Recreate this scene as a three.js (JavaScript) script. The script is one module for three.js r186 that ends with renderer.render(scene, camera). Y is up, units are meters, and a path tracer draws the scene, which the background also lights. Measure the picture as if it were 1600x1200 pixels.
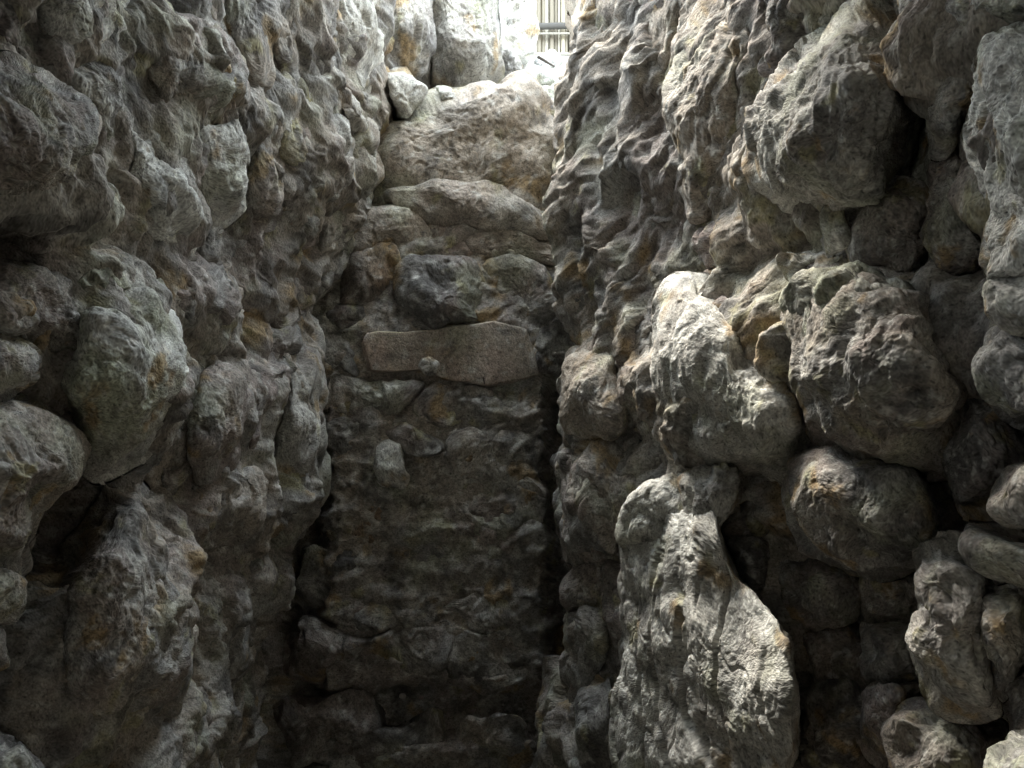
import * as THREE from 'three';
import { mergeGeometries } from 'three/addons/utils/BufferGeometryUtils.js';

// ---------------------------------------------------------------- camera, sky, sun, exposure
const scene = new THREE.Scene();
const FOV = 52, PITCH = 8 * Math.PI / 180, EYE = new THREE.Vector3(0, 1.5, 0);
const camera = new THREE.PerspectiveCamera(FOV, 4 / 3, 0.05, 400);
camera.position.copy(EYE);
camera.rotation.set(PITCH, 0, 0);
const renderer = new THREE.WebGLRenderer({ antialias: true });
renderer.toneMapping = THREE.LinearToneMapping;
renderer.toneMappingExposure = 12;
renderer.shadowMap.enabled = true;
{ // bright, even, thinly overcast sky
  const W = 64, H = 32, d = new Float32Array(W * H * 4);
  for (let j = 0; j < H; j++) for (let i = 0; i < W; i++) {
    const el = (j + 0.5) / H * Math.PI - Math.PI / 2;          // row 0 = down
    const k = 0.75 + 0.25 * Math.max(0, Math.sin(el));
    const o = (j * W + i) * 4;
    d[o] = 0.87 * k; d[o + 1] = 0.95 * k; d[o + 2] = 1.0 * k; d[o + 3] = 1;
  }
  const t = new THREE.DataTexture(d, W, H, THREE.RGBAFormat, THREE.FloatType);
  t.mapping = THREE.EquirectangularReflectionMapping; t.magFilter = THREE.LinearFilter; t.minFilter = THREE.LinearFilter;
  t.needsUpdate = true;
  scene.background = t; scene.environment = t;
  scene.backgroundIntensity = 1; scene.environmentIntensity = 1;
}
const sun = new THREE.DirectionalLight(0xfff3e2, 0.8);
sun.position.set(-6, 22, -14); sun.target.position.set(0, 2, -6);
sun.castShadow = true; sun.shadow.radius = 40; sun.shadow.mapSize.set(2048, 2048);
Object.assign(sun.shadow.camera, { left: -25, right: 25, top: 25, bottom: -25, near: 1, far: 80 });
scene.add(sun, sun.target);

// ---------------------------------------------------------------- noise
const PERM = new Uint8Array(512);
{ let s = 20240611; const r = () => (s = (s * 1664525 + 1013904223) >>> 0) / 4294967296;
  const p = [...Array(256).keys()]; for (let i = 255; i > 0; i--) { const j = Math.floor(r() * (i + 1)); [p[i], p[j]] = [p[j], p[i]]; }
  for (let i = 0; i < 512; i++) PERM[i] = p[i & 255]; }
function rng(seed) { let s = seed >>> 0; return () => { s = (s + 0x6D2B79F5) >>> 0; let t = Math.imul(s ^ s >>> 15, 1 | s); t = t + Math.imul(t ^ t >>> 7, 61 | t) ^ t; return ((t ^ t >>> 14) >>> 0) / 4294967296; }; }
const GX = [1, -1, 1, -1, 1, -1, 1, -1, 0, 0, 0, 0, 1, -1, 0, 0], GY = [1, 1, -1, -1, 0, 0, 0, 0, 1, -1, 1, -1, 1, 1, -1, -1], GZ = [0, 0, 0, 0, 1, 1, -1, -1, 1, 1, -1, -1, 0, 0, 1, -1];
function nz(x, y, z) {
  const fx = Math.floor(x), fy = Math.floor(y), fz = Math.floor(z);
  const X = fx & 255, Y = fy & 255, Z = fz & 255; x -= fx; y -= fy; z -= fz;
  const u = x * x * x * (x * (x * 6 - 15) + 10), v = y * y * y * (y * (y * 6 - 15) + 10), w = z * z * z * (z * (z * 6 - 15) + 10);
  const A = PERM[X] + Y, B = PERM[X + 1] + Y, AA = PERM[A & 255] + Z, AB = PERM[(A + 1) & 255] + Z, BA = PERM[B & 255] + Z, BB = PERM[(B + 1) & 255] + Z;
  const g = (h, a, b, c) => { h &= 15; return GX[h] * a + GY[h] * b + GZ[h] * c; };
  const l = (t, a, b) => a + t * (b - a);
  return l(w, l(v, l(u, g(PERM[AA & 255], x, y, z), g(PERM[BA & 255], x - 1, y, z)), l(u, g(PERM[AB & 255], x, y - 1, z), g(PERM[BB & 255], x - 1, y - 1, z))),
    l(v, l(u, g(PERM[(AA + 1) & 255], x, y, z - 1), g(PERM[(BA + 1) & 255], x - 1, y, z - 1)), l(u, g(PERM[(AB + 1) & 255], x, y - 1, z - 1), g(PERM[(BB + 1) & 255], x - 1, y - 1, z - 1))));
}
function fbm(x, y, z, o) { let a = 1, s = 0, t = 0; for (let i = 0; i < o; i++) { s += a * nz(x, y, z); t += a; a *= 0.52; x = x * 2.03 + 17.1; y = y * 2.03 + 3.7; z = z * 2.03 + 9.2; } return s / t; }
function ridge(x, y, z, o) { let a = 1, s = 0, t = 0; for (let i = 0; i < o; i++) { s += a * (1 - Math.abs(nz(x, y, z)) * 2); t += a; a *= 0.5; x = x * 2.1 + 5.1; y = y * 2.1 + 7.7; z = z * 2.1 + 1.2; } return s / t; }
function worley(x, y, z) {   // [F1, F2]
  const fx = Math.floor(x), fy = Math.floor(y), fz = Math.floor(z); let d1 = 9, d2 = 9;
  for (let k = -1; k < 2; k++) for (let j = -1; j < 2; j++) for (let i = -1; i < 2; i++) {
    const cx = fx + i, cy = fy + j, cz = fz + k;
    const h = PERM[(PERM[(PERM[cx & 255] + cy) & 255] + cz) & 255];
    const dx = cx + PERM[h] / 255 - x, dy = cy + PERM[h + 71] / 255 - y, dz = cz + PERM[h + 151] / 255 - z, q = dx * dx + dy * dy + dz * dz;
    if (q < d1) { d2 = d1; d1 = q; } else if (q < d2) d2 = q;
  }
  return [Math.sqrt(d1), Math.sqrt(d2)];
}
const clamp = (v, a = 0, b = 1) => Math.min(b, Math.max(a, v));
const sst = (a, b, v) => { const t = clamp((v - a) / (b - a)); return t * t * (3 - 2 * t); };
const lerp = (a, b, t) => a + (b - a) * t;
function table(tb, v) { if (v <= tb[0][0]) return tb[0][1]; for (let i = 1; i < tb.length; i++) if (v <= tb[i][0]) { const [a, p] = tb[i - 1], [b, q] = tb[i]; return lerp(p, q, (v - a) / (b - a)); } return tb[tb.length - 1][1]; }

// ---------------------------------------------------------------- survey: a sight line and a distance give a point of the place
const F = 600 / Math.tan(FOV / 2 * Math.PI / 180), CP = Math.cos(PITCH), SP = Math.sin(PITCH);
function at(px, py, d) { const a = (px - 800) / F, b = (600 - py) / F; return [a * d, EYE.y + d * (SP + b * CP), -d * (CP - b * SP)]; }

// ---------------------------------------------------------------- colours of the rock (linear base colours)
const COL = {
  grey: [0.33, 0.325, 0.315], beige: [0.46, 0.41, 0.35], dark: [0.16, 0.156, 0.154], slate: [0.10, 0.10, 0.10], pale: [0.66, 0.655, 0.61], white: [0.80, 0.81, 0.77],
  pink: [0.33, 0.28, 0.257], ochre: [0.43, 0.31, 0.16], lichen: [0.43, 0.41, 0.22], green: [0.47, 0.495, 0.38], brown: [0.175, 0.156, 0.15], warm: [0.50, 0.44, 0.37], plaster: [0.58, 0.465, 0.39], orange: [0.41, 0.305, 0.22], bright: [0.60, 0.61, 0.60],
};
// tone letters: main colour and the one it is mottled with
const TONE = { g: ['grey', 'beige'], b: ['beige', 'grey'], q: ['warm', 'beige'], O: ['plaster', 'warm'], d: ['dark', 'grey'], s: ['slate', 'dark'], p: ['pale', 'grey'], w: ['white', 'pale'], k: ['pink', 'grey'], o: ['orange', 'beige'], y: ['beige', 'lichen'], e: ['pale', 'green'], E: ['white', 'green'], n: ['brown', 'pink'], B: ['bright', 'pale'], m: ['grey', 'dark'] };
function rockColor(x, y, z, k, tone, out, o) {
  const [A, B] = TONE[tone], a = COL[A], b = COL[B];
  const c = 1 / k;
  let t = sst(-0.2, 0.22, fbm(x * 5 * c + 11, y * 4 * c, z * 5 * c, 5));
  let r = lerp(a[0], b[0], t), g = lerp(a[1], b[1], t), l = lerp(a[2], b[2], t);
  const mix = (m, w) => { r = lerp(r, m[0], w); g = lerp(g, m[1], w); l = lerp(l, m[2], w); };
  const own = tone === 'B' || tone === 'w' || tone === 'O' ? 0.25 : tone === 'q' || tone === 'E' || tone === 'p' ? 0.4 : 0.7;
  mix(COL.pale, own * sst(0.02, 0.3, fbm(x * 4.3 * c + 140, y * 3.1 * c, z * 4.3 * c + 3, 5)));
  mix(COL.dark, own * sst(0.04, 0.3, fbm(x * 5.1 * c + 240, y * 3.6 * c, z * 5.1 * c + 3, 5)));
  mix(COL.beige, 0.7 * own * sst(0.0, 0.3, fbm(x * 3.5 * c + 340, y * 2.9 * c, z * 3.5 * c + 3, 4)));
  mix(COL.pink, own * sst(0.04, 0.26, fbm(x * 3.1 * c + 40, y * 2.6 * c, z * 3.1 * c + 3, 4)));
  mix(COL.ochre, 0.8 * sst(0.17, 0.34, fbm(x * 6.2 * c - 20, y * 5 * c + 8, z * 6.2 * c, 5)));
  mix(COL.lichen, 0.6 * sst(0.21, 0.38, fbm(x * 7.2 * c + 70, y * 6 * c + 31, z * 7.2 * c, 5)));
  mix(COL.green, 0.5 * sst(0.1, 0.32, fbm(x * 3.6 * c + 370, y * 3 * c + 31, z * 3.6 * c, 4)));
  mix(COL.slate, 0.6 * sst(0.16, 0.32, fbm(x * 9 * c - 9, y * 7 * c + 55, z * 9 * c + 21, 5)));       // dark crust
  const sp = nz(x * 70 * c, y * 70 * c, z * 70 * c), s2 = nz(x * 38 * c + 7, y * 34 * c, z * 38 * c);
  mix(COL.slate, 0.4 * sst(0.26, 0.48, sp));                                                     // dark specks
  mix(COL.white, 0.4 * sst(0.2, 0.5, s2));                                                    // pale crystals and chips
  const v = Math.max(0.35, 1 + 0.7 * fbm(x * 16 * c + 90, y * 13 * c, z * 16 * c, 5) + 0.25 * nz(x * 105 * c, y * 105 * c, z * 105 * c));
  out[o] = r * v; out[o + 1] = g * v; out[o + 2] = l * v;
}
// tiling grain: pores, crystals and grit a few millimetres across (0.6 m a tile)
function tileNoise(x, y, f, seed) { // periodic gradient noise, f cells a tile
  x *= f; y *= f; const fx = Math.floor(x), fy = Math.floor(y), X = ((fx % f) + f) % f, Y = ((fy % f) + f) % f, X1 = (X + 1) % f, Y1 = (Y + 1) % f; x -= fx; y -= fy;
  const u = x * x * x * (x * (x * 6 - 15) + 10), v = y * y * y * (y * (y * 6 - 15) + 10), h = (a, b) => PERM[(PERM[(a + seed) & 255] + b) & 255] / 255 * 6.2832;
  const g = (t, a, b) => Math.cos(t) * a + Math.sin(t) * b;
  return lerp(lerp(g(h(X, Y), x, y), g(h(X1, Y), x - 1, y), u), lerp(g(h(X, Y1), x, y - 1), g(h(X1, Y1), x - 1, y - 1), u), v);
}
const grain = (() => {
  const N = 512, a = new Uint8Array(N * N * 4), b = new Uint8Array(N * N * 4);
  for (let j = 0; j < N; j++) for (let i = 0; i < N; i++) {
    const x = i / N, y = j / N;
    const n1 = tileNoise(x, y, 23, 3), n2 = tileNoise(x, y, 47, 17), n3 = tileNoise(x, y, 95, 41), n4 = tileNoise(x, y, 170, 71);
    const h = 0.55 + 0.5 * n1 + 0.45 * n2 + 0.35 * n3 + 0.2 * n4 - 0.35 * sst(0.22, 0.45, tileNoise(x, y, 61, 99));
    const c = 0.88 + 0.10 * n1 + 0.15 * n2 + 0.2 * n3 + 0.2 * n4 - 0.25 * sst(0.25, 0.5, tileNoise(x, y, 75, 120)) + 0.2 * sst(0.3, 0.5, tileNoise(x, y, 52, 160)), o = (j * N + i) * 4;
    a[o] = a[o + 1] = a[o + 2] = clamp(c, 0.15, 1) * 255; b[o] = b[o + 1] = b[o + 2] = clamp(h) * 255; a[o + 3] = b[o + 3] = 255;
  }
  return [a, b].map((d, i) => { const t = new THREE.DataTexture(d, N, N); t.wrapS = t.wrapT = THREE.RepeatWrapping; t.magFilter = THREE.LinearFilter; t.minFilter = THREE.LinearMipmapLinearFilter; t.generateMipmaps = true; if (!i) t.colorSpace = THREE.SRGBColorSpace; t.needsUpdate = true; return t; });
})();
const rockMat = new THREE.MeshStandardMaterial({ vertexColors: true, map: grain[0], bumpMap: grain[1], bumpScale: 0.0022, roughness: 0.95, metalness: 0 });

// relief along the normal; k scales the features, style letter chooses the kind of rock surface
function relief(x, y, z, k, s, style) {
  const c = 1 / k;
  const wx = x + 0.02 * k * nz(x * 9 * c, y * 9 * c, z * 9 * c), wy = y + 0.02 * k * nz(x * 9 * c + 31, y * 9 * c, z * 9 * c), wz = z + 0.02 * k * nz(x * 9 * c, y * 9 * c + 17, z * 9 * c);
  const low = fbm(wx / s * 0.8 + 3, wy / s * 0.7, wz / s * 0.8, 2) * s;
  const grit = fbm(wx * 55 * c, wy * 50 * c, wz * 55 * c, 3);
  // where the surface is worn smooth and where it is broken up
  const worn = style === 'b' ? 0 : sst(-0.12, 0.2, fbm(x * 3.3 * c + 8, y * 2.6 * c + 60, z * 3.3 * c, 2));
  if (style === 's') { // water-smoothed
    const cr = 1 - Math.abs(nz(wx * 5 * c + 50, wy * 3.4 * c, wz * 5 * c)) * 2;
    return low * 0.18 + 0.010 * k * fbm(wx * 13 * c, wy * 13 * c, wz * 13 * c, 4) + 0.006 * k * grit - 0.006 * k * sst(0.28, 0.45, nz(wx * 36 * c, wy * 32 * c, wz * 36 * c)) - 0.007 * k * sst(0.95, 1, cr) * worn;
  }
  const w = worley(wx * 21 * c, wy * 14 * c, wz * 21 * c);
  const pit = sst(0.2, 0.42, nz(wx * 17 * c + 77, wy * 14 * c, wz * 17 * c)), pit2 = sst(0.25, 0.45, nz(wx * 40 * c + 7, wy * 34 * c, wz * 40 * c));
  if (style === 'c') { // a flat slab split by long upright cracks on one side
    const bx = x + 0.03 * nz(x * 9, y * 5, z * 9), r1 = 1 - Math.abs(nz(bx * 8 * c + 3, wy * 1.1 * c, wz * 5 * c)) * 2, r2 = 1 - Math.abs(nz(bx * 15 * c + 9, wy * 5.5 * c, wz * 9 * c)) * 2, m = sst(0.60, 0.48, x + 0.05 * nz(x * 3, y * 4, 1));
    return low * 0.05 - k * (0.04 * sst(0.84, 1, r1) * (0.1 + 0.9 * m) + 0.012 * sst(0.85, 1, r2) * (0.3 + 0.7 * m)) + 0.018 * k * fbm(wx * 8 * c, wy * 6 * c, wz * 8 * c, 4) + 0.012 * k * (0.5 - w[0]) * (1 - worn) + 0.006 * k * grit;
  }
  if (style === 'v') { // upright splintered strata
    const r1 = ridge(wx * 15 * c, wy * 2.6 * c, wz * 15 * c, 2), r2 = ridge(wx * 38 * c, wy * 8 * c, wz * 38 * c, 2);
    return low * 0.15 + lerp(1, 0.4, worn) * k * (0.024 * (r1 - 0.5) + 0.009 * r2) + 0.008 * k * (0.5 - w[0]) + 0.006 * k * grit - 0.01 * k * pit;
  }
  if (style === 'a') { // broken, angular
    const w3 = worley(wx * 7 * c, wy * 7 * c, wz * 7 * c);
    return low * 0.16 + 0.035 * k * Math.min(0.5, w3[1] - w3[0]) + 0.008 * k * (0.5 - w[0]) + 0.014 * k * fbm(wx * 15 * c, wy * 15 * c, wz * 15 * c, 3) + 0.006 * k * grit - 0.008 * k * pit2;
  }
  if (style === 'b') { // bare rock of the cleft: knobbly, with upright ribs
    const r1 = ridge(wx * 9 * c, wy * 2.2 * c, wz * 9 * c, 3), w4 = worley(wx * 44 * c, wy * 34 * c, wz * 44 * c);
    return low * 0.1 + k * (0.034 * (0.5 - w[0]) + 0.03 * (r1 - 0.5) + 0.014 * (0.5 - w4[0]) + 0.02 * fbm(wx * 19 * c, wy * 13 * c, wz * 19 * c, 3)) - 0.03 * k * pit - 0.01 * k * pit2 + 0.01 * k * grit;
  }
  // rough tufa: knobs, pits and grit
  return low * 0.16 + lerp(1, 0.35, worn) * k * (0.026 * (0.5 - w[0]) + 0.016 * fbm(wx * 19 * c, wy * 13 * c, wz * 19 * c, 3)) - 0.022 * k * pit * (1 - 0.5 * worn) - 0.007 * k * pit2 + 0.008 * k * grit;
}

function finish(pos, idx, name, parent, k, s, style, tone, opt = {}) {
  const wa = (opt.warp ?? 0.045) * k, wf = 4.5 / k;
  if (wa) for (let i = 0; i < pos.length; i += 3) {   // uneven, broken forms
    const x = pos[i] * wf, y = pos[i + 1] * wf, z = pos[i + 2] * wf;
    pos[i] += wa * fbm(x, y, z, 2) * 1.4; pos[i + 1] += wa * fbm(x + 37, y + 11, z, 2) * 1.4; pos[i + 2] += wa * fbm(x, y + 53, z + 29, 2) * 1.4;
  }
  const g = new THREE.BufferGeometry();
  g.setAttribute('position', new THREE.BufferAttribute(pos, 3)); g.setIndex(new THREE.BufferAttribute(idx, 1));
  g.computeVertexNormals();
  const n = g.attributes.normal.array, col = new Float32Array(pos.length), amp = opt.amp ?? 1;
  for (let i = 0; i < pos.length; i += 3) {
    const x = pos[i], y = pos[i + 1], z = pos[i + 2];
    const h = relief(x, y, z, k, s, style) * amp;
    pos[i] = x + n[i] * h; pos[i + 1] = y + n[i + 1] * h; pos[i + 2] = z + n[i + 2] * h;
    rockColor(x, y, z, k, tone, col, i);
  }
  const uv = opt.uv || new Float32Array(pos.length / 3 * 2), turn = parent === rockL ? -1 : parent === rockR ? 1 : 0.25;   // metres, 0.6 m a tile, laid along the face
  if (!opt.uv) for (let i = 0, o = 0; i < pos.length; i += 3) { uv[o++] = (pos[i] * 0.8 + turn * pos[i + 2] * 0.75) / 0.6; uv[o++] = (pos[i + 1] - 0.2 * pos[i + 2]) / 0.6; }
  g.setAttribute('uv', new THREE.BufferAttribute(uv, 2));
  g.setAttribute('color', new THREE.BufferAttribute(col, 3));
  g.computeVertexNormals();
  const m = new THREE.Mesh(g, opt.mat || rockMat);
  m.name = name; m.castShadow = m.receiveShadow = true;
  parent.add(m);
  return m;
}

// a stone with a given outline, its own distance, bulge and back; slope turns its face along the rock wall it sits in
const STEP = 3.0;
function stone(parent, name, poly, d, slope, th, back, style, tone, opt = {}) {
  let A = 0, cx = 0, cy = 0; const n = poly.length;
  for (let i = 0; i < n; i++) { const [x0, y0] = poly[i], [x1, y1] = poly[(i + 1) % n], q = x0 * y1 - x1 * y0; A += q; cx += (x0 + x1) * q; cy += (y0 + y1) * q; }
  cx /= 3 * A; cy /= 3 * A;
  const NA = 180, R = new Float32Array(NA);
  for (let a = 0; a < NA; a++) {
    const dx = Math.cos(a / NA * 2 * Math.PI), dy = Math.sin(a / NA * 2 * Math.PI); let best = 4;
    for (let i = 0; i < n; i++) {
      const [x0, y0] = poly[i], [x1, y1] = poly[(i + 1) % n], ex = x1 - x0, ey = y1 - y0, den = dx * ey - dy * ex;
      if (Math.abs(den) < 1e-6) continue;
      const t = ((x0 - cx) * ey - (y0 - cy) * ex) / den, u = ((x0 - cx) * dy - (y0 - cy) * dx) / den;
      if (t > 0 && u >= 0 && u <= 1) best = Math.max(best, t);
    }
    R[a] = best;
  }
  const soft = opt.soft ?? 4; let S = R;
  for (let p = 0; p < 2; p++) { const T = new Float32Array(NA); for (let a = 0; a < NA; a++) { let s = 0; for (let q = -soft; q <= soft; q++) s += S[(a + q + NA) % NA]; T[a] = s / (2 * soft + 1); } S = T; }
  let mean = 0, mx = 0; for (const v of S) { mean += v / NA; mx = Math.max(mx, v); }
  const size = mean * d / F, k = opt.k ?? clamp(d / 2.6, 0.45, 1.4);
  th *= size; back *= size;
  const step = opt.step ?? STEP, segs = clamp(Math.round(2 * Math.PI * mean / step), 20, 420), nf = clamp(Math.round(mx * 1.25 / step), 7, 90), nb = 8;
  const rings = nf + nb, pos = new Float32Array((rings * segs + 2) * 3), bx = opt.box ?? 0.62, ctr = at(cx, cy, d);
  let o = 0; const put = (a, rad, dep) => { const c = Math.cos(a) * rad, s = Math.sin(a) * rad, q = at(cx + c, cy + s, Math.max(0.35, d + slope * c + (opt.tilt || 0) * s + dep)); pos[o++] = q[0]; pos[o++] = q[1]; pos[o++] = q[2]; };
  put(0, 0, -th);
  for (let i = 1; i <= rings; i++) {
    const t = i <= nf ? (i / nf) * Math.PI / 2 : Math.PI / 2 + ((i - nf) / (nb + 1)) * Math.PI / 2;
    const sn = Math.sin(t), cs = Math.cos(t);
    const bt = (i - nf) / (nb + 1), dep = i <= nf ? -th * Math.pow(Math.max(0, 1 - Math.pow(i / nf, opt.pw ?? 2.4)), bx) : back * Math.pow(-cs, 0.8);
    for (let j = 0; j < segs; j++) { const a = j / segs, f = a * NA, i0 = Math.floor(f) % NA, rad = lerp(S[i0], S[(i0 + 1) % NA], f - Math.floor(f)); const fl = opt.flare ? opt.flare * (1 - 0.95 * Math.max(0, opt.out * Math.cos(a * 2 * Math.PI))) : 0; put(a * 2 * Math.PI, rad * (i <= nf ? i / nf : fl ? 1 + fl * bt : Math.sqrt(sn)), dep); }
  }
  put(0, 0, back);
  const idx = new Uint32Array((segs * 2 + (rings - 1) * segs * 2) * 3); let e = 0;
  for (let j = 0; j < segs; j++) { idx[e++] = 0; idx[e++] = 1 + (j + 1) % segs; idx[e++] = 1 + j; }
  for (let i = 0; i < rings - 1; i++) for (let j = 0; j < segs; j++) { const a = 1 + i * segs + j, b = 1 + i * segs + (j + 1) % segs, c = a + segs, q = b + segs; idx[e++] = a; idx[e++] = b; idx[e++] = c; idx[e++] = b; idx[e++] = q; idx[e++] = c; }
  const L = 1 + (rings - 1) * segs, P = 1 + rings * segs;
  for (let j = 0; j < segs; j++) { idx[e++] = L + j; idx[e++] = L + (j + 1) % segs; idx[e++] = P; }
  // the grain is wrapped over the stone from the middle of its face outwards, true to length
  const uv = new Float32Array(pos.length / 3 * 2), arc = new Float32Array(segs), V = i => i * 3, rot = (cx * 12.9898 + cy * 78.233) % 6.28, ou = (cx * 0.37) % 1, ov = (cy * 0.61) % 1;
  uv[0] = ou; uv[1] = ov;
  for (let i = 0; i < rings; i++) for (let j = 0; j < segs; j++) {
    const v = 1 + i * segs + j, w = i ? v - segs : 0, a = V(v), b = V(w);
    arc[j] += Math.hypot(pos[a] - pos[b], pos[a + 1] - pos[b + 1], pos[a + 2] - pos[b + 2]);
    uv[v * 2] = ou + arc[j] * Math.cos(j / segs * 2 * Math.PI + rot) / 0.6; uv[v * 2 + 1] = ov + arc[j] * Math.sin(j / segs * 2 * Math.PI + rot) / 0.6;
  }
  uv[uv.length - 2] = uv[uv.length - 4]; uv[uv.length - 1] = uv[uv.length - 3];
  const me = finish(pos, idx, name, parent, k, size, style, tone, { ...opt, uv });
  if (opt.label) me.userData.label = opt.label;
  return me;
}

// ---------------------------------------------------------------- the cleft: plan and lean of the two natural rock faces
const world = (tb, d) => tb.map(([py, px]) => { const p = at(px, py, d); return [p[1], p[0]]; }).sort((a, b) => a[0] - b[0]);
const EDGE_L = world([[-400, 610], [-100, 600], [150, 590], [330, 575], [420, 525], [520, 492], [650, 500], [780, 490], [870, 455], [1000, 440], [1200, 420], [1500, 410]], 3.6);
const EDGE_R = world([[-400, 945], [-100, 940], [60, 936], [160, 915], [330, 900], [450, 893], [600, 885], [800, 882], [1000, 887], [1200, 845], [1500, 835]], 3.6);
const NEAR_R = [[-3, 1.1], [0, 0.98], [1.0, 0.86], [1.3, 0.83], [1.6, 0.78], [2.1, 0.68], [2.9, 0.47], [3.6, 0.26]];
function faceL(D, y) { const e = table(EDGE_L, y); let x = lerp(-1.02 - 0.1 * sst(1.2, 0, D), e, sst(1.7, 3.5, D)); if (D > 3.6) x = lerp(x, Math.max(e, -0.12), sst(3.7, 4.7, D)); if (D > 4.9) x -= (D - 4.9) * 0.35; x += Math.max(0, y - 3.3) * 0.3 * sst(2.6, 1.8, D); return x; }
function faceR(D, y) { const e = table(EDGE_R, y); let x = lerp(table(NEAR_R, D), e, sst(2.3, 3.5, D)); if (D > 4.8) x += (D - 4.8) * 0.3; return x; }
const blob = (D, y, D0, y0, rd, ry) => Math.exp(-(((D - D0) / rd) ** 2) - ((y - y0) / ry) ** 2);
const corner = (D, y) => 0.16 * Math.exp(-(((D - 3.66) / 0.13) ** 2)) * sst(2.9, 2.4, y);
const recL = (D, y) => 0.015 + corner(D, y) + 0.5 * blob(D, y, 1.88, 1.46, 0.25, 0.14) + 0.65 * blob(D, y, 1.58, 1.1, 0.18, 0.45) + 0.12 * blob(D, y, 1.6, 1.98, 0.15, 0.12);
const recR = (D, y) => 0.015 + corner(D, y) + 1.1 * blob(D, y, 1.78, 1.02, 0.3, 0.42) + 0.25 * blob(D, y, 1.62, 2.3, 0.15, 0.25) + 0.15 * blob(D, y, 1.35, 1.5, 0.12, 0.4);
const topAt = D => table([[1.5, 5], [2.2, 4.3], [2.4, 3.5], [2.8, 3.5], [3.6, 3.95], [4.4, 4.7]], D);
const FILL = 0.64;
function rockFace(g, side) {
  const ds = []; for (let d = side < 0 ? 0.35 : -2.4; d < 0.9; d += 0.06) ds.push(d); for (let d = 0.9; d < 5.2;) { ds.push(d); d += clamp(0.0027 * d * d, 0.0055, 0.03); } for (let d = 5.2; d < 7; d += 0.08) ds.push(d);
  const ys = []; for (let y = -0.4; y < 0.2; y += 0.03) ys.push(y); for (let y = 0.2; y < 4.2; y += 0.0085) ys.push(y); for (let y = 4.2; y <= 5.0; y += 0.05) ys.push(y);
  const nx = ds.length, ny = ys.length + 3, pos = new Float32Array(nx * ny * 3), idx = new Uint32Array((nx - 1) * (ny - 1) * 6);
  let o = 0;
  for (let j = 0; j < ny; j++) for (let i = 0; i < nx; i++) {
    const D = ds[i], tp = topAt(D), y0 = j < ys.length ? ys[j] : 5, y = j < ys.length ? Math.min(y0, tp + 0.02 * Math.max(0, y0 - tp)) : tp + [0.1, 0.25, 0.3][j - ys.length];
    let x = side < 0 ? faceL(D, y) - recL(D, y) : faceR(D, y) + recR(D, y);
    // upright ribs and hollows of the bare rock
    let bs = 0; for (const b of bulge[side]) { const q = ((D - b.D) / b.rD) ** 2 + ((y - b.y) / b.ry) ** 2; if (q < 1) { const v = b.h * Math.pow(1 - q, 0.8); bs += v * v * v * v; } }
    x -= side * FILL * Math.sqrt(Math.sqrt(bs));
    if (j < ys.length && y0 > tp) x += side * (y0 - tp) * 0.3;
    x += -side * (0.07 * fbm(D * 2.2 + side, y * 1.1, 5, 3) + 0.05 * (ridge(D * 4.5 + 3 * side, y * 1.5, 2, 2) - 0.5));
    if (j >= ys.length) x += side * [0.15, 1.2, 14][j - ys.length];
    pos[o++] = x; pos[o++] = y; pos[o++] = -D;
  }
  let e = 0;
  for (let j = 0; j < ny - 1; j++) for (let i = 0; i < nx - 1; i++) { const a = j * nx + i, b = a + 1, c = a + nx, q = c + 1; if (side < 0) { idx[e++] = a; idx[e++] = b; idx[e++] = c; idx[e++] = b; idx[e++] = q; idx[e++] = c; } else { idx[e++] = a; idx[e++] = c; idx[e++] = b; idx[e++] = b; idx[e++] = c; idx[e++] = q; } }
  finish(pos, idx, 'bedrock', g, 1.0, 0.22, 'b', 'g', { amp: 0.62, warp: 0.06 });
}
const faceGroup = name => { const g = new THREE.Group(); g.name = name; g.userData = { kind: 'structure' }; scene.add(g); return g; };
const rockL = faceGroup('rock_face_left'), rockR = faceGroup('rock_face_right'), bulge = { '-1': [], 1: [] };
function hit(side, px, py) {   // distance along a sight line to the rock face
  for (let d = 0.8; d < 5.4; d += 0.01) { const [x, y, z] = at(px, py, d); if (side < 0 ? x < faceL(-z, y) : x > faceR(-z, y)) return d; }
  return 5;
}
function setStone(side, spec, poly, dd = 0, th = 0.75, opt = {}) {
  let cx = 0, cy = 0; for (const [x, y] of poly) { cx += x / poly.length; cy += y / poly.length; }
  const q = clamp(cx, side < 0 ? -60 : 865, side < 0 ? 585 : 1660);
  const d = opt.d ?? hit(side, q, cy) + dd - 0.02;
  const sl = opt.slope ?? clamp((hit(side, q + 12, cy) - hit(side, q - 12, cy)) / 24, -0.006, 0.006) * 0.62;
  let x0 = 1e9, x1 = -1e9, y0 = 1e9, y1 = -1e9; for (const [x, y] of poly) { x0 = Math.min(x0, x); x1 = Math.max(x1, x); y0 = Math.min(y0, y); y1 = Math.max(y1, y); }
  if (!opt.d && dd < 0.09 && !opt.free) { // how the bedrock swells round this boulder
    const c = at((x0 + x1) / 2, (y0 + y1) / 2, d), hw = (x1 - x0) / 2, w = hw * d / F, e = Math.abs(sl) * hw;
    bulge[side].push({ D: -c[2] + e * 0.6, y: c[1], rD: 1.3 * (e + th * w * 0.9 + 0.04), ry: 1.3 * (y1 - y0) / 2 * d / F, h: Math.max(0, w - dd * 0.5) });
  }
  return stone(side < 0 ? rockL : rockR, 'boulder', poly, d, sl, th, opt.back ?? 1.1, spec[0], spec[1], { amp: spec[0] === 'r' ? 0.62 : 0.85, flare: spec[0] === 's' ? 0.2 : 0.45, out: -side, ...(spec[0] === 's' ? {} : { box: 0.9, pw: 2.1 }), ...opt });
}
const P = s => s.split(' ').map(q => q.split(',').map(Number));

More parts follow.
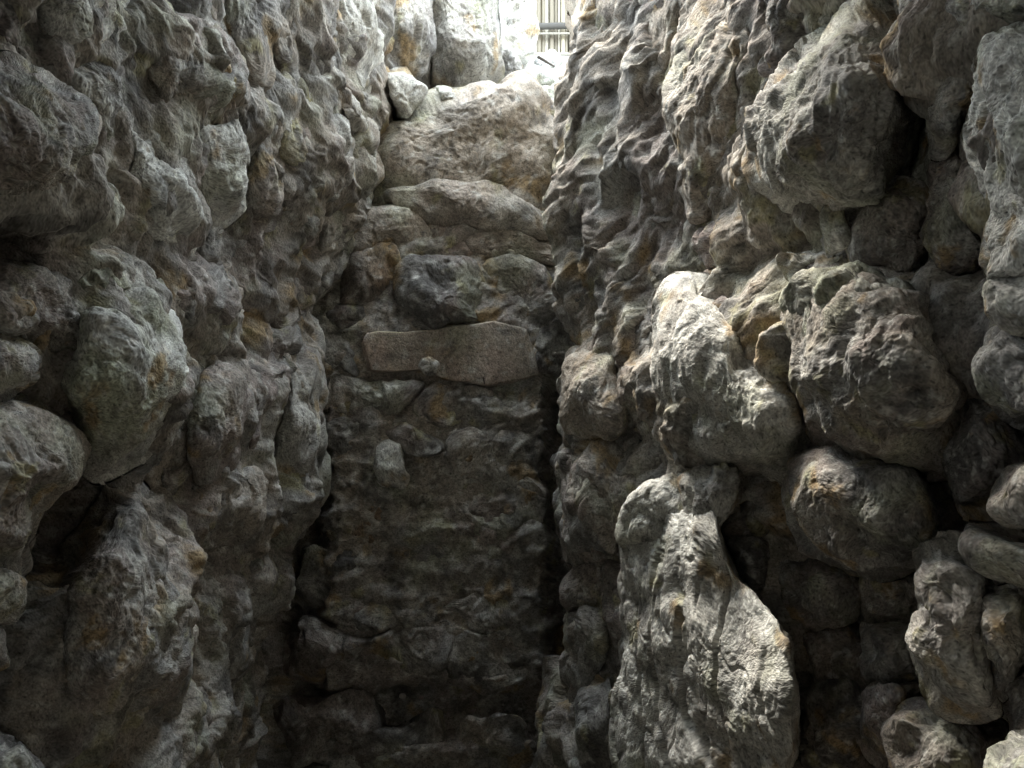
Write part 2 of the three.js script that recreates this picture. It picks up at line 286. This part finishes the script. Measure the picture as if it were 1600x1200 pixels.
// left face, from the camera towards the end of the cleft
const LEFT = [
  ['sw', '50,-70 200,-70 196,0 189,45 165,80 147,88 105,100 66,70 50,0', 0],
  ['rd', '-70,-60 40,-60 62,20 95,90 60,128 -70,115', 0.12],
  ['rg', '-90,125 0,118 60,128 140,165 153,225 122,275 70,294 0,300 -90,290', -0.16, 0.9],
  ['rm', '-70,280 60,285 120,290 150,350 90,420 -70,430', 0.22],
  ['rp', '88,95 140,82 190,95 203,190 185,225 158,220 130,170 95,130', 0.0],
  ['vg', '196,-60 240,-60 235,60 215,110 195,100 190,40', 0.06],
  ['rw', '196,135 235,160 262,185 290,230 299,330 287,388 235,384 215,330 186,300 180,230', -0.06],
  ['rg', '225,-50 330,-50 340,30 330,60 270,45 232,60', 0.05],
  ['rb', '232,60 270,33 330,40 366,70 390,150 350,178 300,162 245,168 210,112', -0.08, 0.9],
  ['rw', '288,183 340,165 384,168 384,300 342,337 305,312 292,250', -0.06],
  ['vb', '330,-60 407,-60 407,0 425,110 425,147 390,160 366,70 345,10', 0.0],
  ['rg', '384,170 424,145 446,280 441,327 412,334 384,314', -0.03],
  ['rb', '408,-60 462,-60 464,0 471,100 467,152 430,137 415,70', 0.0],
  ['ry', '430,140 470,125 504,205 491,242 462,260 437,250', -0.02],
  ['rk', '400,200 440,255 470,262 500,300 490,325 445,330 405,300', 0.04],
  ['sb', '472,92 500,84 525,97 532,125 531,160 501,177 484,163', -0.06],
  ['rb', '470,-60 517,-60 519,0 523,55 518,84 483,86 470,60', 0.0],
  ['rw', '528,-60 586,-60 588,20 587,90 584,140 560,152 535,112 526,60', 0.0],
  ['sb', '528,165 553,154 572,175 566,193 538,193', -0.05],
  ['sp', '566,152 578,152 581,166 572,172 564,165', -0.05],
  ['rp', '508,192 530,178 547,200 541,237 515,248 503,217', -0.05],
  ['rg', '547,215 570,193 588,215 586,262 560,278 545,252', -0.03],
  ['rb', '470,262 505,245 548,262 552,285 522,312 480,312 462,290', -0.02],
  ['rk', '441,320 470,313 492,340 486,372 462,382 444,362', -0.04],
  ['rg', '490,310 530,308 548,330 540,370 510,385 488,350', 0.03],
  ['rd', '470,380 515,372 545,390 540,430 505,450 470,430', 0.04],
  ['rg', '300,330 345,335 352,380 340,425 310,415 295,370', 0.02],
  ['rg', '345,340 385,330 415,340 420,400 395,430 355,420', 0.08],
  ['rk', '405,335 442,340 465,390 460,440 430,460 400,420', 0.04],
  ['rE', '115,437 150,405 196,395 235,425 248,455 154,502 128,487', -0.08],
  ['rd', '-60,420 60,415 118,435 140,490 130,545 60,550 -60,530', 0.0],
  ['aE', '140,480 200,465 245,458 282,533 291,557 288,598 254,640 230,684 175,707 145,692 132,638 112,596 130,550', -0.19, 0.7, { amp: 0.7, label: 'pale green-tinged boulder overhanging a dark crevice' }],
  ['rk', '245,421 308,403 342,421 373,463 358,496 315,504 290,524 262,491', -0.1, 1.0],
  ['rg', '235,385 290,380 310,405 250,425 225,415', 0.0],
  ['rk', '385,432 430,470 461,470 474,500 455,508 400,504 372,482', 0.0],
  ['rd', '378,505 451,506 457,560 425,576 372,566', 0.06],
  ['rg', '430,400 480,430 500,470 478,480 440,465', 0.03],
  ['rg', '-60,526 20,528 63,547 67,575 49,608 -60,630', -0.05],
  ['rk', '70,560 115,600 138,650 140,690 90,690 40,640', 0.05],
  ['rg', '-80,630 60,640 142,700 130,732 92,772 60,802 40,872 -80,900', -0.1, 0.7],
  ['sk', '312,570 371,563 380,645 376,722 338,745 302,752 288,690', -0.05],
  ['rk', '371,560 437,576 447,596 421,645 414,715 380,728 376,645', -0.03],
  ['vp', '444,531 490,545 501,610 498,715 491,780 448,766 420,715 428,645', -0.03],
  ['rk', '275,640 300,650 300,750 275,790 240,790 235,720', 0.14],
  ['vg', '300,745 345,742 400,722 412,770 406,838 370,848 315,842 296,800', 0.02],
  ['vg', '400,720 448,768 490,782 480,830 440,865 408,840', 0.02],
  ['rg', '187,798 243,822 247,867 282,899 284,1060 261,1097 157,1142 113,1097 92,1042 106,955 131,885 155,830', -0.05, 0.6],
  ['rg', '240,800 300,800 312,850 300,880 262,880 245,850', 0.06],
  ['rg', '297,845 371,840 383,920 389,976 380,1037 343,1058 306,1048 281,955', -0.02, 0.7],
  ['rg', '379,885 408,862 432,858 460,902 446,936 402,950 380,936', -0.12, 1.0],
  ['sg', '301,1054 330,1048 352,1060 352,1088 332,1100 308,1087', 0.0],
  ['vg', '170,1105 262,1082 335,1108 335,1260 165,1260', 0.05],
  ['sg', '-60,900 42,903 34,945 10,972 -60,985', 0.0],
  ['sg', '-60,985 20,985 12,1030 -60,1050', 0.1],
  ['rd', '-60,1150 40,1165 75,1210 70,1270 -60,1270', 0.0],
  ['rg', '350,1090 380,1045 388,1120 372,1250 335,1250', 0.08],
];
for (const [spec, poly, dd, th, opt] of LEFT) setStone(-1, spec, P(poly), dd, th, opt);
// the rock hanging over the far end
for (const [spec, poly, d, th] of [
  ['vp', '586,-80 672,-80 672,100 645,142 610,142 590,112', 4.1, 0.6], ['rp', '668,-80 772,-80 774,60 770,122 755,147 712,154 680,134 668,70', 4.35, 0.6],
  ['sw', '610,113 640,110 674,140 669,160 625,190 610,166', 3.8, 0.6], ['rg', '575,100 615,108 615,190 590,240 575,190', 3.85, 0.6],
  ['sp', '688,142 705,136 712,150 702,160 688,158', 3.9, 0.8],
]) setStone(-1, spec, P(poly), 0, th, { d, slope: 0.001, back: 2.0 });

// right face
const RIGHT = [
  ['rq', '905,-90 1060,-90 1068,80 1052,160 1066,220 1058,350 1050,440 990,476 912,466 905,400 900,330 886,300 888,258 884,212 882,165 903,130 908,100 903,60', -0.06, 0.4, { soft: 1 }],
  ['rq', '1020,-70 1130,-70 1120,0 1110,60 1062,80 1045,20', 0.02],
  ['rq', '1060,70 1120,0 1190,-20 1165,100 1168,200 1140,262 1132,342 1082,354 1060,300 1052,165', -0.05],
  ['rd', '1150,-70 1345,-70 1347,50 1292,105 1232,140 1165,185 1160,90', 0.12],
  ['vp', '1162,190 1232,115 1278,88 1337,32 1377,88 1405,165 1365,315 1300,327 1278,310 1190,299 1164,245', -0.16, 0.9],
  ['rd', '1340,20 1440,40 1450,160 1420,260 1380,280 1380,120', 0.1],
  ['rk', '1075,360 1130,335 1190,305 1217,400 1192,432 1100,422', 0.02],
  ['rq', '1190,300 1280,310 1290,380 1215,395', 0.1],
  ['sp', '1283,325 1310,318 1322,370 1300,397 1283,382', -0.06],
  ['re', '1212,390 1290,385 1330,400 1320,430 1240,452', 0.0],
  ['rk', '1320,300 1400,260 1450,300 1440,420 1400,460 1340,420', 0.06],
  ['rb', '898,402 937,398 982,435 987,470 962,512 917,517 905,472 880,466', -0.02],
  ['sq', '884,562 927,536 957,548 978,625 976,662 933,700 896,714 884,660', -0.1, 0.9],
  ['vg', '884,705 935,697 975,720 1000,760 977,830 966,862 920,872 886,852 877,780', -0.04],
  ['vn', '960,560 1010,600 1050,650 1060,700 1010,750 980,700', 0.1],
  ['rg', '973,513 998,500 1050,415 1087,430 1032,550 1016,592 985,572', -0.02],
  ['vw', '1020,548 1057,444 1092,464 1155,513 1162,555 1225,607 1262,660 1237,697 1207,718 1102,718 1080,697 1050,634 1020,592', -0.22, 0.7, { label: 'large whitish boulder with splintered left edge', amp: 0.65, warp: 0.03 }],
  ['rk', '1085,430 1190,420 1200,450 1165,480 1160,510 1100,465', 0.05],
  ['sd', '1129,482 1145,473 1161,488 1156,506 1134,506', -0.14, 1.0],
  ['re', '1164,478 1193,451 1220,485 1220,548 1165,554 1160,520', -0.08],
  ['aE', '1216,467 1240,438 1330,428 1405,470 1385,512 1270,523 1228,497', -0.22, 0.5],
  ['rd', '1165,552 1220,545 1245,560 1240,595 1215,600 1175,580', 0.0],
  ['rg', '1222,500 1245,455 1330,432 1430,455 1485,560 1490,650 1472,690 1395,709 1317,688 1265,662 1240,605', -0.12, 0.7],
  ['sd', '1221,733 1262,702 1330,705 1440,730 1485,800 1462,872 1350,892 1270,862 1235,802', 0.0, 0.8],
  ['rk', '975,690 1050,700 1080,735 1000,770 970,740', 0.06],
  ['cw', '974,830 1010,800 1060,785 1105,785 1132,800 1136,840 1152,905 1194,955 1230,1000 1248,1080 1242,1180 1205,1280 975,1280 955,1180 955,1090 970,1060 968,990 972,860', -0.2, 0.32, { soft: 1, warp: 0.03, flare: 0.06, box: 0.5, pw: 3, slope: -0.003, free: true, label: 'tall pale slab of cracked limestone running down to the ground' }],
  ['ap', '1058,742 1105,732 1150,742 1154,770 1136,815 1074,808', -0.2, 0.45, { flare: 0.1 }],
  ['aw', '972,785 1010,762 1057,746 1074,776 1084,812 1040,838 976,850', -0.2, 0.45, { flare: 0.1 }],
  ['vg', '878,790 942,780 947,850 932,892 900,888 885,850', -0.03],
  ['sg', '878,902 900,885 938,880 937,948 886,953', -0.06],
  ['ap', '885,955 936,950 940,1010 927,1062 905,1080 888,1047', -0.06],
  ['vk', '938,890 976,865 978,1045 955,1050 938,970', 0.02],
  ['vg', '860,1040 890,1060 905,1090 900,1180 880,1250 845,1250 848,1100', 0.0],
  ['vd', '900,1080 950,1060 960,1120 955,1250 895,1250', 0.02],
  ['ad', '1130,850 1197,840 1205,927 1165,948 1145,905', 0.06],
  ['ad', '1135,760 1200,770 1205,842 1140,850 1128,810', 0.06],
  // rubble at the back of the hollow
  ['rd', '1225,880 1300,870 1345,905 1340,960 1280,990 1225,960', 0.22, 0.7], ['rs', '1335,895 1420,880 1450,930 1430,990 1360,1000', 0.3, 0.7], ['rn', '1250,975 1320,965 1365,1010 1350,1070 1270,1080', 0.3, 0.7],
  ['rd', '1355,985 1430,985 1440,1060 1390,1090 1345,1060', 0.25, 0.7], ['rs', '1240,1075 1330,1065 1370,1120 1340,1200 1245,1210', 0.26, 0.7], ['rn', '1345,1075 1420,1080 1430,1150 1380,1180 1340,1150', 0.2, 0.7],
  // near the camera, at the right of the view
  ['rw', '1520,167 1533,73 1563,58 1720,60 1720,335 1580,322 1545,302 1525,242 1506,220', -0.14, 0.7],
  ['rw', '1533,268 1600,262 1720,330 1720,420 1560,442 1541,382 1562,330', -0.1],
  ['rp', '1550,440 1600,425 1720,430 1720,500 1580,520 1550,480', -0.08],
  ['rg', '1448,130 1480,88 1517,110 1514,160 1495,190 1472,237 1450,222 1443,170', -0.04],
  ['rp', '1400,-60 1720,-60 1700,30 1600,45 1512,48 1472,90 1455,50 1408,45', -0.04],
  ['rn', '1450,235 1510,230 1545,310 1540,420 1480,440 1440,360', 0.06],
  ['rn', '1420,440 1540,430 1555,530 1500,620 1460,560 1420,510', 0.08],
  ['rd', '1540,520 1600,510 1720,530 1720,640 1580,650 1530,600', -0.02],
  ['rd', '1480,620 1560,640 1600,720 1550,780 1500,790 1475,700', 0.06],
  ['sg', '1543,780 1580,728 1720,715 1720,840 1600,828 1560,802', -0.02],
  ['sg', '1488,798 1530,828 1600,858 1720,868 1720,940 1590,918 1540,892 1513,862', -0.02],
  ['rp', '1428,880 1480,866 1532,900 1540,1000 1545,1090 1518,1106 1480,1090 1446,1045 1418,1000 1440,960', 0.0, 0.6],
  ['rg', '1530,930 1580,925 1600,980 1580,1070 1550,1060 1535,990', 0.02],
  ['re', '1543,1192 1600,1163 1720,1155 1720,1290 1540,1290', -0.1],
  ['rn', '1560,1070 1720,1000 1720,1150 1590,1160', 0.1],
  ['rn', '1390,1120 1500,1110 1560,1160 1530,1270 1400,1270', 0.15],
];
for (const [spec, poly, dd, th, opt] of RIGHT) setStone(1, spec, P(poly), dd, th, opt);

rockFace(rockL, -1); rockFace(rockR, 1);

// ---------------------------------------------------------------- the built wall that closes the cleft
const wall = new THREE.Group(); wall.name = 'stone_wall'; scene.add(wall);
wall.userData = { label: 'rubble stone and earth wall closing the far end of the rock cleft', category: 'wall' };
const wallD = py => 3.62 + 0.00045 * Math.max(0, 520 - py);
{
  const nx = 190, ny = 380, pos = new Float32Array((nx * ny) * 3), idx = [];
  let o = 0;
  for (let j = 0; j < ny; j++) for (let i = 0; i < nx; i++) {
    const px = lerp(400, 950, i / (nx - 1)), py = lerp(200, 1330, j / (ny - 1));
    let dd = 0.045 * fbm(px / 60, py / 34, 1, 3) + 0.10 * sst(1062, 1085, py) * sst(1180, 1120, py) - 0.03 * sst(600, 640, py);
    if (py < 330) dd += 0.12;
    const wob = 34 * nz(py / 55, 7, 2) + 14 * nz(py / 17, 3, 9); dd += (0.2 * sst(842, 872, px + wob) + 0.16 * sst(520, 490, px + wob)) * sst(560, 640, py);
    const q = at(px, py, wallD(py) + 0.002 + dd); pos[o++] = q[0]; pos[o++] = q[1]; pos[o++] = q[2];
  }
  for (let j = 0; j < ny - 1; j++) for (let i = 0; i < nx - 1; i++) { const a = j * nx + i, b = a + 1, c = a + nx, q = c + 1; idx.push(a, c, b, b, c, q); }
  finish(pos, new Uint32Array(idx), 'rubble_core', wall, 1.1, 0.2, 'r', 'g', { amp: 0.5, warp: 0.02 });
  const bk = new THREE.Mesh(new THREE.BoxGeometry(1.7, 3.1, 0.5), new THREE.MeshStandardMaterial({ color: new THREE.Color(0.2, 0.17, 0.14), roughness: 1 }));
  bk.name = 'earth_backing'; bk.position.set(-0.28, 1.15, -4.2); bk.castShadow = bk.receiveShadow = true; wall.add(bk);
}
for (const [name, spec, poly, dd, th, opt] of [
  ['stone_block', 'sq', '615,313 642,294 670,284 725,273 770,290 807,311 838,321 860,350 845,367 794,356 742,353 670,349 622,339', 0, 0.5],
  ['capstone', 'sq', '577,328 586,258 604,220 625,198 670,174 700,158 750,148 775,152 790,141 822,141 836,165 857,213 864,265 860,345 838,340 742,345 670,342 615,337', 0.1, 0.42, { soft: 2, amp: 0.9 }],
  ['stone_block', 'sq', '551,368 565,340 591,341 629,336 670,357 670,379 656,392 600,397 552,402', 0, 0.5],
  ['stone_block', 'so', '669,353 744,353 751,397 690,398 669,377', 0.01, 0.35],
  ['stone_block', 'sq', '748,360 780,353 845,367 884,380 880,405 840,408 794,408 755,398', 0, 0.5],
  ['stone_block', 'ro', '544,402 622,394 631,446 572,473 534,463', 0, 0.4],
  ['stone_block', 'sm', '629,427 642,404 711,398 752,404 771,427 768,490 742,508 670,504 631,466', -0.03, 0.5],
  ['stone_block', 'sk', '772,416 821,406 878,440 895,461 862,497 794,490 766,461', 0, 0.5],
  ['mortar_patch', 'sO', '569,538 577,518 642,518 742,508 773,502 822,511 834,550 840,585 759,603 690,593 656,579 580,579', -0.024, 0.1, { box: 0.25, amp: 0.1, warp: 0.012, soft: 0, flare: 0.16, label: 'flat band of dusty pinkish mortar' }],
  ['mortar_seam', 'sp', '578,486 622,500 708,512 700,518 622,521 590,506', 0.03, 0.4],
  ['dark_stone', 'rs', '828,172 850,164 884,166 890,230 868,262 848,240 836,205', 0.25, 0.5], ['slate_piece', 'as', '510,477 563,475 585,492 560,502 515,497', 0.0, 0.5], ['slate_piece', 'as', '530,503 580,494 624,512 585,522 540,520', 0.0, 0.5],
  ['stone_block', 'rd', '500,525 545,520 572,545 568,580 520,582 500,560', 0.02, 0.4], ['stone_block', 'rs', '838,520 880,510 893,560 870,595 842,580', 0.03, 0.5],
  ['cobble', 'sB', '652,574 658,562 672,560 685,570 680,586 663,588', -0.1, 0.8, { warp: 0.01 }],
  ['stone_block', 'rg', '505,592 570,584 660,596 640,640 560,650 505,640', 0, 0.3], ['stone_block', 'rg', '660,600 760,606 800,622 780,655 690,658 648,640', 0, 0.3], ['stone_block', 'rm', '770,606 838,592 845,620 844,655 800,660', 0, 0.3],
  ['stone_block', 'am', '597,673 640,663 690,678 702,700 650,708 630,697', -0.02, 0.6], ['stone_block', 'rm', '508,655 560,655 600,672 590,705 540,712 508,700', 0, 0.4], ['stone_block', 'rg', '700,668 790,662 844,668 845,720 800,745 720,738 705,705', 0, 0.3],
  ['stone_block', 'sw', '588,727 600,700 615,690 640,700 647,738 622,758 598,752', -0.06, 0.6], ['stone_block', 'so', '556,715 584,715 590,750 575,775 552,765', 0, 0.4],
  ['stone_block', 'ro', '508,780 560,768 640,770 645,830 600,850 515,845', 0, 0.25], ['stone_block', 'rg', '645,762 720,742 800,752 844,745 845,820 800,838 690,835', 0, 0.25],
  ['stone_block', 'rm', '480,855 560,852 640,845 640,905 590,915 530,935 470,940', 0, 0.25], ['stone_block', 'rg', '642,845 760,842 843,835 844,905 800,922 700,920 645,905', 0, 0.22],
  ['stone_block', 'sg', '529,943 579,935 610,955 639,977 603,989 565,979', -0.04, 0.6], ['stone_block', 'sg', '578,918 594,914 636,936 640,956 620,962 588,936', -0.05, 0.6],
  ['stone_block', 'rg', '648,922 740,925 841,920 842,982 760,990 700,975 645,965', 0, 0.25],
  ['stone_block', 'rm', '452,1000 465,968 492,958 572,994 640,992 650,1030 560,1048 455,1050', -0.03, 0.35], ['stone_block', 'rm', '575,996 640,985 698,970 712,1008 700,1040 650,1052 600,1040', -0.05, 0.35],
  ['stone_block', 'rg', '702,990 800,990 842,1000 838,1058 760,1068 706,1055', -0.02, 0.3],
  ['stone_block', 'rm', '440,1090 560,1080 600,1115 570,1190 440,1200', 0, 0.3], ['stone_block', 'rm', '575,1130 690,1110 690,1190 600,1230 560,1200', 0, 0.3], ['stone_block', 'rg', '712,1130 780,1110 825,1125 828,1180 760,1190 715,1180', -0.04, 0.4], ['stone_block', 'rm', '440,1205 560,1200 680,1200 830,1195 830,1290 440,1290', 0, 0.2],
]) {
  let p = P(poly), cy = 0, cx = 0; for (const q of p) { cx += q[0] / p.length; cy += q[1] / p.length; }
  if (cy < 500) p = p.map(q => [cx + (q[0] - cx) * 1.07, cy + (q[1] - cy) * 1.07]);
  stone(wall, name, p, wallD(cy) + dd * 0.7 - (cy < 600 ? 0.012 : 0.004), 0, th * (cy > 590 ? 0.3 : cy > 352 ? 0.4 : 0.55), 0.5, spec[0], spec[1], { soft: 3, amp: spec[0] === 's' ? 0.8 : 0.5, warp: 0.05, flare: 0.14, out: 0, box: 0.7, pw: 3, ...opt });
}

// ---------------------------------------------------------------- ground
const ground = (name, geo, col) => { const m = new THREE.Mesh(geo, new THREE.MeshStandardMaterial({ color: new THREE.Color(...col), roughness: 1 })); m.name = name; m.userData = { kind: 'structure' }; m.receiveShadow = m.castShadow = true; scene.add(m); return m; };
{ const g = new THREE.PlaneGeometry(60, 40, 200, 160); g.rotateX(-Math.PI / 2); const p = g.attributes.position; for (let i = 0; i < p.count; i++) p.setY(i, -0.3 + 0.06 * fbm(p.getX(i) * 2, 0, p.getZ(i) * 2, 3)); g.translate(0, 0, 14); g.computeVertexNormals(); ground('cave_floor', g, [0.18, 0.16, 0.13]); }

// unseen back and roof, added behind and above the camera to limit the light
{ const g = new THREE.BoxGeometry(5, 7, 0.6, 40, 60, 2); g.translate(0, 2.5, 0.72); const p = g.attributes.position; for (let i = 0; i < p.count; i++) p.setZ(i, p.getZ(i) + 0.2 * fbm(p.getX(i) * 2, p.getY(i) * 2, 0, 3)); g.computeVertexNormals(); ground('unseen_cave_back', g, [0.24, 0.22, 0.19]); }
{ const g = new THREE.BoxGeometry(6, 1.6, 5.1, 50, 4, 40); g.translate(0, 4.7, 0.35); const p = g.attributes.position; for (let i = 0; i < p.count; i++) p.setY(i, p.getY(i) + 0.3 * fbm(p.getX(i) * 1.5, 3, p.getZ(i) * 1.5, 3)); g.computeVertexNormals(); ground('unseen_cave_roof', g, [0.24, 0.22, 0.19]); }

{ const g = new THREE.BoxGeometry(1.4, 2.2, 2.6, 20, 30, 30); g.translate(-1.75, 0.1, 0.4); const p = g.attributes.position; for (let i = 0; i < p.count; i++) { p.setX(i, p.getX(i) + 0.15 * fbm(p.getY(i) * 2, p.getZ(i) * 2, 0, 3)); p.setY(i, p.getY(i) + 0.2 * fbm(p.getX(i) * 2, p.getZ(i) * 2, 4, 3)); } g.computeVertexNormals(); ground('added_light_sill', g, [0.24, 0.23, 0.21]); }  // low block added out of view, cuts light from the side opening

// bright scree slope beyond the wall
const A0 = at(840, 172, 4.35), A1 = at(860, 84, 7.6);
const slopeY = (x, z) => { const t = (-z + A0[2]) / (A0[2] - A1[2]); const y = lerp(A0[1], A1[1], clamp(t, -0.4, 1)) + 0.05 * Math.max(0, t - 1); return y + Math.max(0, -0.35 - x) * 0.75 * sst(-0.05, 0.3, t) + Math.max(0, x - 0.9) * 0.3; };
{
  const nx = 150, nzz = 160, pos = new Float32Array(nx * nzz * 3), idx = []; let o = 0;
  for (let j = 0; j < nzz; j++) for (let i = 0; i < nx; i++) { const x = lerp(-3.5, 4, i / (nx - 1)), z = j < 140 ? lerp(-4.3, -9, j / 139) : -9 - (j - 139) * 1.5; pos[o++] = x; pos[o++] = slopeY(x, z); pos[o++] = z; }
  for (let j = 0; j < nzz - 1; j++) for (let i = 0; i < nx - 1; i++) { const a = j * nx + i, b = a + 1, c = a + nx, q = c + 1; idx.push(a, b, c, b, q, c); }
  const m = finish(pos, new Uint32Array(idx), 'scree_slope', scene, 1.6, 0.3, 'r', 'B', { amp: 0.9 });
  m.userData = { kind: 'structure' };
}
// bleached rock and blocks on the slope
const slope = scene.children.find(o => o.name === 'scree_slope');
for (const [spec, poly, d, th] of [
  ['rB', '765,-70 812,-70 826,0 836,45 842,84 805,98 775,70', 6.2, 0.6], ['rp', '766,50 790,70 815,100 824,125 815,150 765,150', 5.2, 0.6],
  ['aB', '840,92 862,86 880,96 872,112 846,110', 6.6, 0.6], ['aB', '862,110 892,104 898,126 868,128', 6.0, 0.6], ['aB', '826,118 852,112 866,130 845,142 826,136', 5.6, 0.6], ['aw', '842,140 878,130 884,158 838,160', 5.0, 0.5],
]) stone(slope, 'limestone_block', P(poly), d, 0, th, 1.2, spec[0], spec[1], { k: 1.3 });
slope.updateMatrixWorld();

const mat = (r, g, b, rough = 0.9) => new THREE.MeshStandardMaterial({ color: new THREE.Color(r, g, b), roughness: rough });
function rod(parent, name, a, b, r0, r1, m, seg = 7) {   // a slightly crooked stick between two points
  const A = new THREE.Vector3(...a), B = new THREE.Vector3(...b), n = A.clone().lerp(B, 0.5), L = A.distanceTo(B);
  n.x += L * 0.006 * nz(A.x * 31, A.y * 17, 3); n.z += L * 0.006 * nz(A.x * 23, A.y * 13, 8);
  const g = new THREE.TubeGeometry(new THREE.QuadraticBezierCurve3(A, n, B), 10, r0, seg), p = g.attributes.position;
  const q = new THREE.Vector3(), ax = B.clone().sub(A).normalize();
  for (let i = 0; i < p.count; i++) { q.fromBufferAttribute(p, i); const t = q.clone().sub(A).dot(ax), c = A.clone().addScaledVector(ax, t), f = lerp(1, r1 / r0, clamp(t / L)) * (1 + 0.12 * nz(q.x * 40, q.y * 14, q.z * 40)); q.sub(c).multiplyScalar(f).add(c); p.setXYZ(i, q.x, q.y, q.z); }
  g.computeVertexNormals();
  const m3 = new THREE.Mesh(g, m); m3.name = name; m3.castShadow = m3.receiveShadow = true; parent.add(m3); return m3;
}
// ---------------------------------------------------------------- reed fence at the top of the slope
const fence = new THREE.Group(); fence.name = 'reed_fence'; scene.add(fence);
fence.userData = { label: 'pale upright reed fence with a grey pole rail in the bright gap above', category: 'fence' };
const reedM = [mat(0.44, 0.42, 0.36), mat(0.50, 0.48, 0.43), mat(0.38, 0.35, 0.27), mat(0.47, 0.45, 0.40), mat(0.22, 0.2, 0.16)], R1 = rng(7);
for (let px = 760; px < 985; px += 6.3) {
  const x = px + (R1() - 0.5) * 2.5, w = (R1() < 0.25 ? 2.0 : 3.1 + R1() * 0.9) * 7.7 / F, dz = 7.7 + (R1() - 0.5) * 0.05;
  rod(fence, 'reed', at(x, 92, dz), at(x + (R1() - 0.5) * 5, -120 - R1() * 30, dz), w, w * 0.8, reedM[Math.floor(R1() * 5)]);
}
for (let px = 757; px < 985; px += 8.5) { const x = px + (R1() - 0.5) * 3, w = (3.2 + R1()) * 7.9 / F; rod(fence, 'reed', at(x, 90, 7.92), at(x + (R1() - 0.5) * 5, -120, 7.92), w, w * 0.8, reedM[Math.floor(R1() * 5)]); }
rod(fence, 'rail', at(760, 43, 7.6), at(985, 38, 7.6), 5 * 7.6 / F, 5 * 7.6 / F, mat(0.09, 0.088, 0.085), 10);
rod(fence, 'batten', at(760, 53, 7.62), at(985, 52, 7.62), 1.8 * 7.6 / F, 1.8 * 7.6 / F, mat(0.34, 0.33, 0.29));
rod(fence, 'batten', at(760, 85, 7.62), at(985, 84, 7.62), 2.2 * 7.6 / F, 2.2 * 7.6 / F, mat(0.38, 0.37, 0.33));
const canopy = new THREE.Mesh(new THREE.BoxGeometry(12, 0.25, 7.5), mat(0.3, 0.26, 0.17)); canopy.name = 'added_shade_canopy'; canopy.castShadow = canopy.receiveShadow = true;  // slab added above the view to shade the slope and fence
canopy.position.set(0.4, 7.7, -9.7); canopy.rotation.x = 0.06; canopy.userData = { label: 'added canopy slab out of view that dims the scree slope and reed fence', category: 'roof' }; scene.add(canopy);
const stick = rod(scene, 'stick', at(841, 89, 6.4), at(866, 104, 6.3), 2.6 * 6.4 / F, 1.4 * 6.4 / F, mat(0.06, 0.05, 0.042));
stick.userData = { label: 'short dark stick lying on the bright white scree slope', category: 'stick' };
const wire = rod(scene, 'wire', at(826, 158, 4.1), at(882, 163, 4.1), 0.9 * 4.1 / F, 0.9 * 4.1 / F, mat(0.05, 0.05, 0.05));
wire.userData = { label: 'thin black wire stretched across the gap above the wall', category: 'wire' };
// iron pin in the mortar
rod(wall, 'iron_pin', at(754, 572, 3.6), at(757, 600, 3.58), 1.3 * 3.6 / F, 1.1 * 3.6 / F, mat(0.06, 0.045, 0.04));
// pebbles caught on the ledge
{
  const R2 = rng(5), pm = [mat(0.42, 0.4, 0.38), mat(0.36, 0.3, 0.28), mat(0.3, 0.3, 0.28)];
  const spots = [[629, 1088, 5], [658, 1090, 4], [706, 1083, 4], [690, 1092, 2.5], [740, 1110, 3], [812, 1108, 3], [672, 1098, 2.5], [725, 1092, 2.2], [765, 1098, 2.5], [786, 1102, 2]];
  spots.forEach(([px, py, r], i) => {
    const g = new THREE.IcosahedronGeometry(r * 3.6 / F, 2), p = g.attributes.position;
    for (let j = 0; j < p.count; j++) { const x = p.getX(j), y = p.getY(j), z = p.getZ(j), f = 1 + 0.5 * nz(x * 90 + i * 7, y * 90, z * 90); p.setXYZ(j, x * f * 1.2, y * f * 0.8, z * f); }
    g.computeVertexNormals();
    const m = new THREE.Mesh(g, pm[i % 3]); m.name = i ? 'pebble_' + String(i).padStart(3, '0') : 'pebble'; m.position.set(...at(px, py, 3.62)); m.rotation.y = R2() * 6; m.castShadow = m.receiveShadow = true; scene.add(m);
    m.userData = { label: 'tiny pale pebble on the dark ledge low in the end wall', category: 'pebble', group: 'pebbles on the dark ledge' };
  });
}
renderer.render(scene, camera);
